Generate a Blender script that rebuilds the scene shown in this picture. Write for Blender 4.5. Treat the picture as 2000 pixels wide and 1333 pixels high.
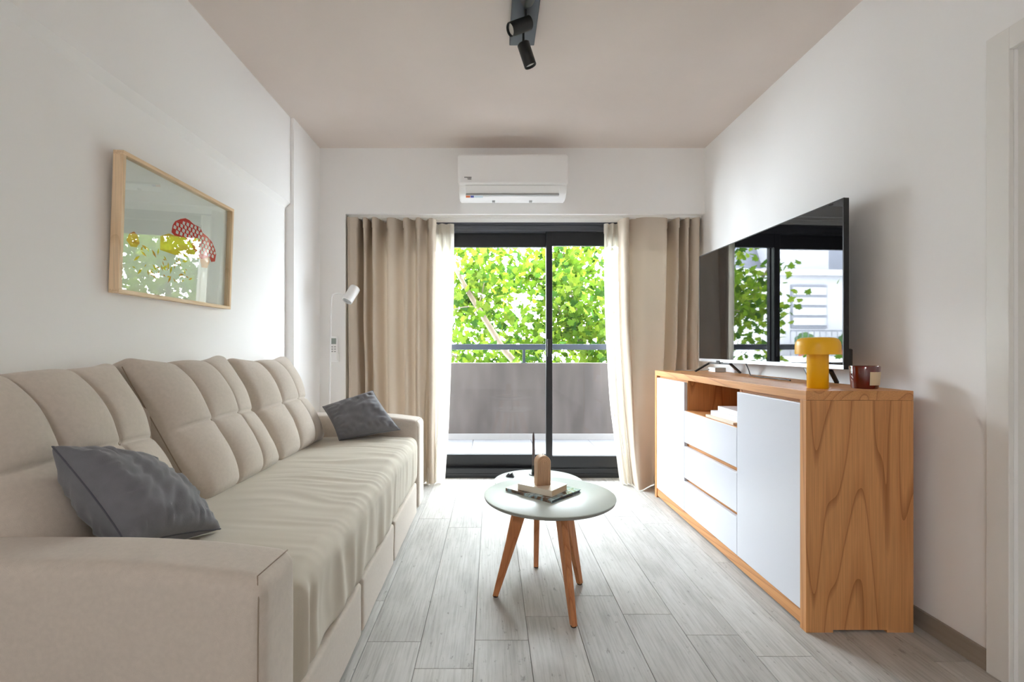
import bpy, bmesh, math, random
from mathutils import Vector, Matrix, noise
random.seed(7)
for o in list(bpy.data.objects): bpy.data.objects.remove(o)
sc = bpy.context.scene
COL = sc.collection

# ---------------------------------------------------------------- camera
cam_d = bpy.data.cameras.new('camera'); cam = bpy.data.objects.new('camera', cam_d); COL.objects.link(cam)
cam.location = (0, 0, 1.02); cam.rotation_euler = (math.pi/2, 0, 0)
cam_d.sensor_width = 36; cam_d.lens = 16.99; cam_d.shift_x = 0.02; cam_d.shift_y = 0.00675; cam_d.clip_start = 0.02
sc.camera = cam
# ---------------------------------------------------------------- sky, sun, daylight openings, exposure
SKY, SUN, EXPO = 36.0, 0.0, 0.40
w = bpy.data.worlds.new('sky'); sc.world = w; w.use_nodes = True
w.node_tree.nodes['Background'].inputs[0].default_value = (0.86, 0.925, 1.0, 1)
w.node_tree.nodes['Background'].inputs[1].default_value = SKY
sd = bpy.data.lights.new('sun', 'SUN'); sd.energy = SUN; sd.angle = math.radians(12); sd.color = (1, 0.95, 0.86)
sun = bpy.data.objects.new('sun', sd); COL.objects.link(sun)
sun.rotation_euler = Vector((0.35, 0.55, -1.0)).to_track_quat('-Z', 'Y').to_euler()
def portal(name, loc, sx, sy, rot):
    d = bpy.data.lights.new(name, 'AREA'); d.shape = 'RECTANGLE'; d.size = sx; d.size_y = sy
    d.cycles.is_portal = True
    o = bpy.data.objects.new(name, d); COL.objects.link(o); o.location = loc; o.rotation_euler = rot
portal('balcony_daylight_portal', (0.25, 3.97, 1.03), 2.7, 1.96, (-math.pi/2, 0, 0))
vs = sc.view_settings
sc.display_settings.display_device = 'sRGB'
vs.view_transform = 'Standard'; vs.look = 'None'; vs.gamma = 1.0; vs.exposure = EXPO; vs.use_curve_mapping = False
cy = sc.cycles
cy.use_denoising = True; cy.max_bounces = 14; cy.diffuse_bounces = 9; cy.glossy_bounces = 5
cy.transmission_bounces = 8; cy.transparent_max_bounces = 16; cy.caustics_reflective = False; cy.caustics_refractive = False
cy.sample_clamp_indirect = 12.0

# ---------------------------------------------------------------- materials
def lin(r, g, b):
    f = lambda c: (c/255)/12.92 if c/255 <= 0.04045 else ((c/255+0.055)/1.055)**2.4
    return (f(r), f(g), f(b), 1)
MATS = {}
def mat(name, col, rough=0.6, metal=0.0, spec=0.5, bump=0.0, bscale=200.0, var=0.0, vscale=3.0, sheen=0.0, ior=None, coat=0.0, stretch=(1, 1, 1), vdetail=6):
    m = bpy.data.materials.new(name); m.use_nodes = True; nt = m.node_tree; b = nt.nodes['Principled BSDF']
    b.inputs['Base Color'].default_value = col; b.inputs['Roughness'].default_value = rough
    b.inputs['Metallic'].default_value = metal; b.inputs['Specular IOR Level'].default_value = spec
    b.inputs['Sheen Weight'].default_value = sheen; b.inputs['Coat Weight'].default_value = coat
    if ior: b.inputs['IOR'].default_value = ior
    tc = nt.nodes.new('ShaderNodeTexCoord'); mp = nt.nodes.new('ShaderNodeMapping'); mp.inputs['Scale'].default_value = stretch
    nt.links.new(tc.outputs['Object'], mp.inputs['Vector'])
    if bump:
        n = nt.nodes.new('ShaderNodeTexNoise'); n.inputs['Scale'].default_value = bscale; n.inputs['Detail'].default_value = 4
        bp = nt.nodes.new('ShaderNodeBump'); bp.inputs['Strength'].default_value = bump; bp.inputs['Distance'].default_value = 0.002
        nt.links.new(mp.outputs[0], n.inputs['Vector']); nt.links.new(n.outputs['Fac'], bp.inputs['Height']); nt.links.new(bp.outputs[0], b.inputs['Normal'])
    if var:
        n2 = nt.nodes.new('ShaderNodeTexNoise'); n2.inputs['Scale'].default_value = vscale; n2.inputs['Detail'].default_value = vdetail
        nt.links.new(mp.outputs[0], n2.inputs['Vector'])
        mr = nt.nodes.new('ShaderNodeMapRange'); mr.inputs['From Min'].default_value = 0.3; mr.inputs['From Max'].default_value = 0.7
        mr.inputs['To Min'].default_value = 1-var; mr.inputs['To Max'].default_value = 1+var
        nt.links.new(n2.outputs['Fac'], mr.inputs['Value'])
        mx = nt.nodes.new('ShaderNodeMix'); mx.data_type = 'RGBA'; mx.blend_type = 'MULTIPLY'; mx.inputs['Factor'].default_value = 1
        mx.inputs['A'].default_value = col; nt.links.new(mr.outputs[0], mx.inputs['B']); nt.links.new(mx.outputs['Result'], b.inputs['Base Color'])
    MATS[name] = m
    return m

def wood(name, c1, c2, c3, axis, rough=0.42):
    """timber: long growth figure along one axis, fine fibres on top"""
    m = bpy.data.materials.new(name); m.use_nodes = True; nt = m.node_tree; N = nt.nodes; L = nt.links; b = N['Principled BSDF']
    b.inputs['Roughness'].default_value = rough; b.inputs['Specular IOR Level'].default_value = 0.4
    tc = N.new('ShaderNodeTexCoord')
    def mapped(s_across, s_along):
        mp = N.new('ShaderNodeMapping'); s = [s_across]*3; s[axis] = s_along; mp.inputs['Scale'].default_value = s
        L.new(tc.outputs['Object'], mp.inputs['Vector']); return mp
    fig = N.new('ShaderNodeTexNoise'); fig.inputs['Scale'].default_value = 1.0; fig.inputs['Detail'].default_value = 1.5; fig.inputs['Roughness'].default_value = 0.4
    L.new(mapped(5.0, 0.42).outputs[0], fig.inputs['Vector'])
    mul = N.new('ShaderNodeMath'); mul.operation = 'MULTIPLY'; mul.inputs[1].default_value = 13.0; L.new(fig.outputs['Fac'], mul.inputs[0])
    fr = N.new('ShaderNodeMath'); fr.operation = 'FRACT'; L.new(mul.outputs[0], fr.inputs[0])
    r = N.new('ShaderNodeValToRGB'); e = r.color_ramp.elements
    e[0].position = 0.0; e[0].color = c3; e[1].position = 1.0; e[1].color = c2
    x = r.color_ramp.elements.new(0.13); x.color = c1
    x = r.color_ramp.elements.new(0.62); x.color = c1
    L.new(fr.outputs[0], r.inputs['Fac'])
    fib = N.new('ShaderNodeTexNoise'); fib.inputs['Scale'].default_value = 1.0; fib.inputs['Detail'].default_value = 5
    L.new(mapped(220, 5).outputs[0], fib.inputs['Vector'])
    mr = N.new('ShaderNodeMapRange'); mr.inputs['From Min'].default_value = 0.3; mr.inputs['From Max'].default_value = 0.7; mr.inputs['To Min'].default_value = 0.86; mr.inputs['To Max'].default_value = 1.1
    L.new(fib.outputs['Fac'], mr.inputs['Value'])
    mx = N.new('ShaderNodeMix'); mx.data_type = 'RGBA'; mx.blend_type = 'MULTIPLY'; mx.inputs['Factor'].default_value = 1
    L.new(r.outputs['Color'], mx.inputs['A']); L.new(mr.outputs[0], mx.inputs['B']); L.new(mx.outputs['Result'], b.inputs['Base Color'])
    bp = N.new('ShaderNodeBump'); bp.inputs['Strength'].default_value = 0.15; bp.inputs['Distance'].default_value = 0.001
    L.new(fib.outputs['Fac'], bp.inputs['Height']); L.new(bp.outputs[0], b.inputs['Normal'])
    MATS[name] = m
    return m

def photo_print(name, cols):
    m = bpy.data.materials.new(name); m.use_nodes = True; nt = m.node_tree; N = nt.nodes; L = nt.links; b = N['Principled BSDF']
    b.inputs['Roughness'].default_value = 0.18
    tc = N.new('ShaderNodeTexCoord'); nz = N.new('ShaderNodeTexNoise'); nz.inputs['Scale'].default_value = 13; nz.inputs['Detail'].default_value = 5; nz.inputs['Distortion'].default_value = 1.2
    L.new(tc.outputs['Object'], nz.inputs['Vector']); rp = N.new('ShaderNodeValToRGB'); e = rp.color_ramp.elements
    for i, (p, c) in enumerate(cols):
        k = e[i] if i < 2 else e.new(p); k.position = p; k.color = c
    L.new(nz.outputs['Fac'], rp.inputs['Fac']); L.new(rp.outputs[0], b.inputs['Base Color']); MATS[name] = m

def plank_mat():
    m = bpy.data.materials.new('floor_plank'); m.use_nodes = True; nt = m.node_tree; N = nt.nodes; L = nt.links; b = N['Principled BSDF']
    b.inputs['Specular IOR Level'].default_value = 0.22
    tc = N.new('ShaderNodeTexCoord'); oi = N.new('ShaderNodeObjectInfo')
    off = N.new('ShaderNodeVectorMath'); off.operation = 'ADD'
    sc_ = N.new('ShaderNodeMath'); sc_.operation = 'MULTIPLY'; sc_.inputs[1].default_value = 37.0
    L.new(oi.outputs['Random'], sc_.inputs[0]); L.new(tc.outputs['Object'], off.inputs[0]); L.new(sc_.outputs[0], off.inputs[1])
    def nz(sx, sy, detail, rough=0.6):
        mp = N.new('ShaderNodeMapping'); mp.inputs['Scale'].default_value = (sx, sy, 1); L.new(off.outputs[0], mp.inputs['Vector'])
        t = N.new('ShaderNodeTexNoise'); t.inputs['Scale'].default_value = 1; t.inputs['Detail'].default_value = detail; t.inputs['Roughness'].default_value = rough
        L.new(mp.outputs[0], t.inputs['Vector']); return t
    g = nz(130, 5, 6); blot = nz(9, 3, 4); spk = nz(60, 22, 3)
    r = N.new('ShaderNodeValToRGB'); r.color_ramp.elements[0].position = 0.33; r.color_ramp.elements[0].color = lin(172, 169, 164)
    r.color_ramp.elements[1].position = 0.56; r.color_ramp.elements[1].color = lin(191, 189, 185)
    L.new(g.outputs['Fac'], r.inputs['Fac'])
    r2 = N.new('ShaderNodeValToRGB'); r2.color_ramp.elements[0].position = 0.3; r2.color_ramp.elements[0].color = (0.82, 0.81, 0.79, 1)
    r2.color_ramp.elements[1].position = 0.6; r2.color_ramp.elements[1].color = (1.04, 1.04, 1.04, 1)
    L.new(blot.outputs['Fac'], r2.inputs['Fac'])
    r3 = N.new('ShaderNodeValToRGB'); r3.color_ramp.elements[0].position = 0.26; r3.color_ramp.elements[0].color = (0.6, 0.59, 0.57, 1)
    r3.color_ramp.elements[1].position = 0.36; r3.color_ramp.elements[1].color = (1, 1, 1, 1)
    L.new(spk.outputs['Fac'], r3.inputs['Fac'])
    def mult(a, c):
        mx = N.new('ShaderNodeMix'); mx.data_type = 'RGBA'; mx.blend_type = 'MULTIPLY'; mx.inputs['Factor'].default_value = 1
        L.new(a, mx.inputs['A']); L.new(c, mx.inputs['B']); return mx.outputs['Result']
    mr = N.new('ShaderNodeMapRange'); mr.inputs['To Min'].default_value = 0.86; mr.inputs['To Max'].default_value = 1.04; L.new(oi.outputs['Random'], mr.inputs['Value'])
    L.new(mult(mult(mult(r.outputs[0], r2.outputs[0]), r3.outputs[0]), mr.outputs[0]), b.inputs['Base Color'])
    rr = N.new('ShaderNodeMapRange'); rr.inputs['To Min'].default_value = 0.6; rr.inputs['To Max'].default_value = 0.45; L.new(g.outputs['Fac'], rr.inputs['Value']); L.new(rr.outputs[0], b.inputs['Roughness'])
    bp = N.new('ShaderNodeBump'); bp.inputs['Strength'].default_value = 0.35; bp.inputs['Distance'].default_value = 0.0015
    L.new(g.outputs['Fac'], bp.inputs['Height']); L.new(bp.outputs[0], b.inputs['Normal'])
    MATS['plank'] = m

def cloth(name, col, tcol, trans, transp=0.0, weave=900.0):
    m = bpy.data.materials.new(name); m.use_nodes = True; nt = m.node_tree; N = nt.nodes; L = nt.links
    N.remove(N['Principled BSDF']); out = N['Material Output']
    d = N.new('ShaderNodeBsdfDiffuse'); d.inputs[0].default_value = col
    t = N.new('ShaderNodeBsdfTranslucent'); t.inputs[0].default_value = tcol
    mx = N.new('ShaderNodeMixShader'); mx.inputs[0].default_value = trans
    L.new(d.outputs[0], mx.inputs[1]); L.new(t.outputs[0], mx.inputs[2])
    res = mx.outputs[0]
    if transp:
        tr = N.new('ShaderNodeBsdfTransparent'); m2 = N.new('ShaderNodeMixShader'); m2.inputs[0].default_value = transp
        L.new(res, m2.inputs[1]); L.new(tr.outputs[0], m2.inputs[2]); res = m2.outputs[0]
    tc = N.new('ShaderNodeTexCoord'); nz = N.new('ShaderNodeTexNoise'); nz.inputs['Scale'].default_value = weave; nz.inputs['Detail'].default_value = 2
    L.new(tc.outputs['Object'], nz.inputs['Vector']); bp = N.new('ShaderNodeBump'); bp.inputs['Strength'].default_value = 0.25; bp.inputs['Distance'].default_value = 0.001
    L.new(nz.outputs['Fac'], bp.inputs['Height']); L.new(bp.outputs[0], d.inputs['Normal'])
    L.new(res, out.inputs['Surface']); MATS[name] = m

def pane(name, ior, tint=(1, 1, 1, 1), rough=0.0):
    """thin clear sheet: Fresnel reflection over straight-through transmission"""
    m = bpy.data.materials.new(name); m.use_nodes = True; nt = m.node_tree; N = nt.nodes; L = nt.links
    N.remove(N['Principled BSDF'])
    f = N.new('ShaderNodeFresnel'); f.inputs['IOR'].default_value = ior
    t = N.new('ShaderNodeBsdfTransparent'); t.inputs[0].default_value = tint
    g = N.new('ShaderNodeBsdfGlossy'); g.inputs['Roughness'].default_value = rough
    gm = N.new('ShaderNodeNewGeometry'); inv = N.new('ShaderNodeMath'); inv.operation = 'SUBTRACT'; inv.inputs[0].default_value = 1.0; L.new(gm.outputs['Backfacing'], inv.inputs[1])
    fm = N.new('ShaderNodeMath'); fm.operation = 'MULTIPLY'; L.new(f.outputs[0], fm.inputs[0]); L.new(inv.outputs[0], fm.inputs[1])
    mx = N.new('ShaderNodeMixShader'); L.new(fm.outputs[0], mx.inputs[0]); L.new(t.outputs[0], mx.inputs[1]); L.new(g.outputs[0], mx.inputs[2])
    L.new(mx.outputs[0], N['Material Output'].inputs['Surface']); MATS[name] = m

mat('wall', lin(244, 243, 242), 0.75, spec=0.25, bump=0.12, bscale=60)
mat('ceiling', lin(222, 211, 204), 0.8, spec=0.2, bump=0.15, bscale=40, var=0.03, vscale=2)
mat('trim_white', lin(233, 231, 227), 0.45)
mat('grout', lin(128, 124, 118), 0.8)
mat('skirting', lin(150, 139, 126), 0.5, var=0.12, vscale=1, stretch=(40, 3, 60))
plank_mat()
mat('sofa', lin(200, 189, 177), 0.85, spec=0.2, bump=0.35, bscale=700, var=0.04, vscale=90, sheen=0.25)
mat('sofa_sheet', lin(200, 192, 177), 0.8, spec=0.2, bump=0.2, bscale=800, sheen=0.15)
mat('seam_thread', lin(150, 134, 116), 0.85)
mat('slate', lin(112, 112, 117), 0.75, spec=0.25, bump=0.3, bscale=500, var=0.08, vscale=30, sheen=0.3)
mat('slate_seam', lin(84, 85, 92), 0.8)
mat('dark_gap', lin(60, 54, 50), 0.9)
OAK = (lin(206, 148, 94), lin(194, 134, 82), lin(160, 102, 58))
for i, a in enumerate('xyz'): wood('oak_' + a, *OAK, i)
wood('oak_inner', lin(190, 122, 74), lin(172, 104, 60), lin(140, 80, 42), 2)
wood('ash_y', lin(236, 208, 172), lin(228, 198, 160), lin(218, 186, 146), 1)
wood('ash_z', lin(236, 208, 172), lin(228, 198, 160), lin(218, 186, 146), 2)
wood('beech', lin(190, 126, 80), lin(180, 114, 70), lin(164, 98, 58), 2, 0.45)
mat('lacquer', lin(212, 214, 222), 0.3)
mat('black_alu', lin(34, 35, 38), 0.35, metal=0.2)
mat('grey_alu', lin(88, 90, 96), 0.35, metal=0.4)
mat('silver', lin(190, 192, 196), 0.3, metal=0.8)
mat('black_plastic', lin(30, 30, 32), 0.4)
mat('black_metal', lin(26, 27, 27), 0.45)
mat('plate_grey', lin(70, 72, 78), 0.35, metal=0.3)
mat('lens', lin(215, 212, 205), 0.25)
mat('white_plastic', lin(250, 250, 250), 0.3)
mat('white_metal', lin(238, 238, 238), 0.4)
mat('remote_grey', lin(170, 172, 172), 0.4)
mat('screen_grey', lin(140, 150, 145), 0.3)
mat('screen', (0.004, 0.004, 0.005, 1), 0.02, ior=1.75)
mat('yellow', lin(244, 182, 4), 0.35)
mat('tabletop', lin(200, 208, 202), 0.33, spec=0.22)
mat('table_edge', lin(140, 140, 134), 0.5)
mat('foot_pad', lin(50, 34, 26), 0.8)
mat('paper', lin(246, 245, 242), 0.7)
mat('page_edge', lin(208, 182, 150), 0.85, var=0.12, vscale=1, stretch=(1, 1, 400))
mat('book_white', lin(232, 232, 236), 0.5)
mat('book_cream', lin(226, 214, 196), 0.4)
mat('book_rose', lin(205, 150, 140), 0.5)
mat('mag_dark', lin(58, 56, 60), 0.35)
photo_print('mag_photo', [(0.30, lin(60, 66, 70)), (0.75, lin(235, 235, 232)), (0.42, lin(120, 92, 70)), (0.50, lin(140, 168, 178)), (0.58, lin(190, 205, 212)), (0.66, lin(96, 120, 80))])
mat('wax_beige', lin(208, 172, 138), 0.55, bump=0.1, bscale=80)
mat('wax_dark', lin(98, 84, 82), 0.5)
mat('amber_glass', lin(96, 16, 10), 0.08, coat=1.0)
mat('amber_wax', lin(150, 60, 36), 0.5)
mat('label_cream', lin(206, 190, 158), 0.7)
mat('concrete', lin(90, 83, 80), 0.9, spec=0.2, var=0.22, vscale=2.0, stretch=(3, 3, 0.8), vdetail=2)
mat('concrete_light', lin(150, 146, 145), 0.85, var=0.05)
mat('balcony_tile', lin(128, 127, 131), 0.6, var=0.03)
mat('rail_paint', lin(50, 56, 66), 0.4)
mat('bark', lin(92, 80, 66), 0.9, bump=0.6, bscale=25, var=0.25, vscale=9)
mat('render_white', lin(152, 152, 156), 0.8, var=0.03)
mat('roof_slate', lin(92, 94, 104), 0.6)
mat('shutter', lin(100, 102, 110), 0.6)
mat('far_glass', lin(60, 66, 74), 0.1)
mat('red_print', lin(222, 44, 22), 0.7, var=0.08, vscale=60)
mat('orange_print', lin(236, 150, 50), 0.7)
mat('yellow_print', lin(242, 200, 40), 0.7, var=0.1, vscale=40)
mat('peach_print', lin(246, 186, 140), 0.7)
mat('white_print', lin(246, 240, 236), 0.7)
mat('ink', lin(70, 70, 68), 0.5)
mat('tag_orange', lin(226, 120, 70), 0.5)
mat('tag_blue', lin(80, 90, 180), 0.5)
mat('tag_pale', lin(214, 230, 240), 0.5)
mat('plant_pot', lin(170, 96, 70), 0.8)
mat('hedge', lin(52, 80, 34), 0.8, var=0.4, vscale=12)
cloth('curtain_beige', lin(203, 190, 175), lin(196, 180, 160), 0.06)
cloth('curtain_sheer', lin(240, 234, 224), lin(215, 208, 196), 0.42, 0.06)
cloth('leaf_a', (0.035, 0.07, 0.01, 1), (0.075, 0.13, 0.008, 1), 0.5, weave=40)
cloth('leaf_b', (0.02, 0.05, 0.013, 1), (0.035, 0.08, 0.008, 1), 0.45, weave=40)
cloth('leaf_c', (0.065, 0.10, 0.02, 1), (0.13, 0.18, 0.012, 1), 0.5, weave=40)
pane('door_glass', 1.35, (0.97, 0.985, 0.98, 1))
pane('picture_glass', 2.1, (0.96, 0.98, 0.97, 1))

# ---------------------------------------------------------------- mesh helpers (all coordinates in metres, room space)
WORLD = {}
def empty(name, loc, label=None, cat=None, group=None, kind=None):
    o = bpy.data.objects.new(name, None); COL.objects.link(o); o.location = loc; o.empty_display_size = 0.1
    WORLD[o] = Vector(loc); tag(o, label, cat, group, kind); return o
def tag(o, label=None, cat=None, group=None, kind=None):
    if label: o['label'] = label
    if cat: o['category'] = cat
    if group: o['group'] = group
    if kind: o['kind'] = kind
    return o
def put(o, parent):
    if parent is not None:
        o.parent = parent; o.matrix_parent_inverse = Matrix.Translation(WORLD[parent]).inverted()
def obj(name, bm, m, parent=None, smooth=False, **kw):
    c = Vector((0, 0, 0))
    if bm.verts:
        lo = Vector([min(v.co[i] for v in bm.verts) for i in range(3)]); hi = Vector([max(v.co[i] for v in bm.verts) for i in range(3)]); c = (lo+hi)/2
    for v in bm.verts: v.co -= c
    bmesh.ops.recalc_face_normals(bm, faces=bm.faces)
    me = bpy.data.meshes.new(name); bm.to_mesh(me); bm.free()
    mm = m if isinstance(m, (list, tuple)) else [m]
    for k in mm: me.materials.append(MATS[k])
    if smooth:
        me.shade_smooth()
        if smooth is not True: me.set_sharp_from_angle(angle=math.radians(smooth))
    o = bpy.data.objects.new(name, me); COL.objects.link(o); o.location = c
    WORLD[o] = c.copy(); put(o, parent); tag(o, **kw); return o
def box(bm, x0, x1, y0, y1, z0, z1, bev=0.0, M=None, mi=0):
    t = bmesh.new()
    bmesh.ops.create_cube(t, size=1)
    for v in t.verts: v.co = Vector(((x0+x1)/2+v.co.x*(x1-x0), (y0+y1)/2+v.co.y*(y1-y0), (z0+z1)/2+v.co.z*(z1-z0)))
    if bev: bmesh.ops.bevel(t, geom=list(t.edges), offset=bev, segments=2, profile=0.5, affect='EDGES')
    join(bm, t, M, mi); return bm
def join(bm, t, M=None, mi=0):
    vm = {}
    for v in t.verts: vm[v] = bm.verts.new(M @ v.co if M else v.co)
    for f in t.faces:
        try:
            g = bm.faces.new([vm[v] for v in f.verts]); g.material_index = mi
        except ValueError: pass
    t.free()
def B(*a, **k): return box(bmesh.new(), *a, **k)
def axis_pts(lo, hi, r, n, seg):
    a = [lo + r*k/seg for k in range(seg)]; inner = [lo+r+(hi-lo-2*r)*k/max(1, n) for k in range(n+1)]
    return a + inner + [hi - r + r*k/seg for k in range(1, seg+1)]
def rbox(lo, hi, r, n=(6, 6, 6), seg=4, deform=None):
    """box with fully rounded edges, gridded so that it can be sculpted"""
    lo = Vector(lo); hi = Vector(hi); A = [axis_pts(lo[i], hi[i], r, n[i], seg) for i in range(3)]
    bm = bmesh.new(); cache = {}
    def V(i, j, k):
        key = (i, j, k)
        if key not in cache:
            p = Vector((A[0][i], A[1][j], A[2][k])); q = Vector([min(max(p[t], lo[t]+r), hi[t]-r) for t in range(3)]); d = p-q
            if d.length > 1e-9:
                mx = max(abs(c) for c in d); p = q + d.normalized()*r*(mx/r)
            cache[key] = bm.verts.new(deform(p.copy()) if deform else p)
        return cache[key]
    I, J, K = [len(a)-1 for a in A]
    def quad(a, b, c, d): bm.faces.new((V(*a), V(*b), V(*c), V(*d)))
    for i in range(I):
        for j in range(J):
            for k in (0, K): quad((i, j, k), (i+1, j, k), (i+1, j+1, k), (i, j+1, k))
    for i in range(I):
        for k in range(K):
            for j in (0, J): quad((i, j, k), (i+1, j, k), (i+1, j, k+1), (i, j, k+1))
    for j in range(J):
        for k in range(K):
            for i in (0, I): quad((i, j, k), (i, j+1, k), (i, j+1, k+1), (i, j, k+1))
    return bm
def lathe(bm, prof, M=None, n=40, mi=0):
    """profile [(radius, height)] turned about z"""
    M = M or Matrix.Identity(4); rows = []
    for r, h in prof:
        if r < 1e-6: rows.append([bm.verts.new(M @ Vector((0, 0, h)))]*n)
        else: rows.append([bm.verts.new(M @ Vector((r*math.cos(2*math.pi*k/n), r*math.sin(2*math.pi*k/n), h))) for k in range(n)])
    for a, b in zip(rows, rows[1:]):
        for k in range(n):
            vs_ = []
            for v in (a[k], a[(k+1) % n], b[(k+1) % n], b[k]):
                if v not in vs_: vs_.append(v)
            if len(vs_) >= 3:
                f = bm.faces.new(vs_); f.material_index = mi
    return bm
def catmull(P, n):
    P = [Vector(p) for p in P]; out = []; m = len(P)-1
    for k in range(n+1):
        t = m*k/n; i = min(int(t), m-1); t -= i
        p0 = P[max(i-1, 0)]; p1 = P[i]; p2 = P[i+1]; p3 = P[min(i+2, m)]
        out.append(0.5*((2*p1)+(p2-p0)*t+(2*p0-5*p1+4*p2-p3)*t*t+(3*p1-p0-3*p2+p3)*t**3))
    return out
def tube(bm, pts, r, n=10, mi=0):
    pts = [Vector(p) for p in pts]; rr = r if isinstance(r, (list, tuple)) else [r]*len(pts); rows = []; up = None
    for i, p in enumerate(pts):
        t = (pts[min(i+1, len(pts)-1)]-pts[max(i-1, 0)]).normalized()
        if up is None:
            up = t.orthogonal().normalized()
        up = (up - t*up.dot(t)).normalized(); s = t.cross(up)
        rows.append([bm.verts.new(p+(up*math.cos(2*math.pi*k/n)+s*math.sin(2*math.pi*k/n))*rr[i]) for k in range(n)])
    for a, b in zip(rows, rows[1:]):
        for k in range(n): bm.faces.new((a[k], a[(k+1) % n], b[(k+1) % n], b[k])).material_index = mi
    bm.faces.new(rows[0][::-1]).material_index = mi; bm.faces.new(rows[-1]).material_index = mi
    return bm
def extrude_poly(bm, pts3, offset, mi=0):
    """flat outline given as 3-D points, thickened by an offset vector"""
    a = [bm.verts.new(Vector(p)) for p in pts3]; b = [bm.verts.new(Vector(p)+Vector(offset)) for p in pts3]; n = len(a)
    bm.faces.new(a).material_index = mi; bm.faces.new(b[::-1]).material_index = mi
    for k in range(n): bm.faces.new((a[k], b[k], b[(k+1) % n], a[(k+1) % n])).material_index = mi
    return bm
def align(p, d):
    return Matrix.Translation(p) @ Vector(d).to_track_quat('Z', 'Y').to_matrix().to_4x4()

# ================================================================ the room
XL, XLb, XC, XR, H, YB, YD, YR = -1.316, -1.285, -1.264, 1.57, 2.492, 3.554, 3.79, -4.2
def struct(name, bm, m, parent=None, smooth=False, **k): return obj(name, bm, m, parent, smooth, kind='structure', **k)
floor = struct('floor', B(XL-0.1, XR+0.1, YR-0.1, YD+0.14, -0.15, -0.004), 'grout')
bm = B(XL-0.2, XL, YR, 3.09, 0, 1.915); box(bm, XL-0.2, XLb, YR, 3.09, 1.945, H)
extrude_poly(bm, [(XL-0.2, YR, 1.915), (XL, YR, 1.915), (XLb, YR, 1.945), (XL-0.2, YR, 1.945)], (0, 3.09-YR, 0))
struct('wall_left', bm, 'wall')
struct('wall_left_column', B(XL-0.2, XC, 3.09, YB+0.37, 0, H), 'wall')
DY0, DY1, DZ = 0.62, 1.452, 1.918
bm = B(XR, XR+0.16, DY1, YB+0.37, 0, H); box(bm, XR, XR+0.16, YR, DY0, 0, H); box(bm, XR, XR+0.16, DY0, DY1, DZ, H)
struct('wall_right', bm, 'wall')
bm = B(XC, XR, YB, YD+0.13, 2.006, H); box(bm, XC, -1.073, YB, YD+0.13, 0, 2.006)
struct('wall_back', bm, 'wall')
bm = B(XL-0.2, XR+0.16, YR-0.15, YR, 0, H)
struct('wall_rear', bm, 'wall')
struct('ceiling', B(XL-0.3, XR+0.3, YR-0.4, YD+0.13, H, H+0.25), 'ceiling')

# floor planks: rows 187 mm wide, 1.207 m long, staggered
PW, PL = 0.187, 1.207
first = {-2: 1.677, -1: 1.536, 0: 1.686, 1: 1.834, 2: 1.987, 3: 1.85, 4: 1.716, 5: 1.597}
pm = {}
for r in range(-8, 9):
    x0 = -0.058 + PW*r; x1 = x0+PW
    x0 = max(x0, XL); x1 = min(x1, XR)
    if x1-x0 < 0.01: continue
    y = first.get(r, 1.3+random.random()*PL)
    while y > YR: y -= PL
    while y < YD:
        a = max(y, YR); b = min(y+PL, YD)
        if b-a > 0.01:
            key = (round(x1-x0, 4), round(b-a, 4))
            if key not in pm:
                t = bmesh.new(); hx, hy = key[0]/2-0.0009, key[1]/2-0.0009
                box(t, -hx, hx, -hy, hy, -0.012, 0.0, bev=0.0008)
                me = bpy.data.meshes.new('plank'); t.to_mesh(me); t.free(); me.materials.append(MATS['plank']); pm[key] = me
            o = bpy.data.objects.new('plank', pm[key]); COL.objects.link(o); o.location = ((x0+x1)/2, (a+b)/2, 0); put(o, floor)
        y += PL

# skirting boards
struct('baseboard_right', B(XR-0.012, XR, 1.52, YB, 0, 0.065, bev=0.001), 'skirting')
struct('baseboard_left', B(XL, XL+0.012, YR, 3.09, 0, 0.065, bev=0.001), 'skirting')
struct('baseboard_back', B(XC, -1.08, YB-0.012, YB, 0, 0.065, bev=0.001), 'skirting')
# door casing and door in the right wall
bm = B(XR-0.015, XR, DY1, DY1+0.068, 0, DZ+0.068, bev=0.002); box(bm, XR-0.015, XR, DY0-0.068, DY0, 0, DZ+0.068, bev=0.002); box(bm, XR-0.015, XR, DY0, DY1, DZ, DZ+0.068, bev=0.002)
struct('trim_1', bm, 'trim_white')
door = empty('door_1', (XR+0.06, (DY0+DY1)/2, 0), kind='structure')
bm = B(XR+0.012, XR+0.15, DY1-0.02, DY1, 0, DZ); box(bm, XR+0.012, XR+0.15, DY0, DY0+0.02, 0, DZ); box(bm, XR+0.012, XR+0.15, DY0+0.02, DY1-0.02, DZ-0.02, DZ)
obj('jamb', bm, 'trim_white', door)
bm = B(XR+0.02, XR+0.035, DY1-0.034, DY1-0.02, 0, DZ-0.02); box(bm, XR+0.02, XR+0.035, DY0+0.02, DY0+0.034, 0, DZ-0.02)
obj('door_stop', bm, 'trim_white', door)
obj('door_leaf', B(XR+0.04, XR+0.08, DY0+0.023, DY1-0.023, 0.005, DZ-0.023, bev=0.002), 'trim_white', door)
t = bmesh.new(); tube(t, [(XR+0.04, DY0+0.09, 1.0), (XR-0.005, DY0+0.09, 1.0), (XR-0.01, DY0+0.1, 1.0), (XR-0.01, DY0+0.2, 1.0)], 0.008)
obj('door_handle', t, 'silver', door, smooth=40)

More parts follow.
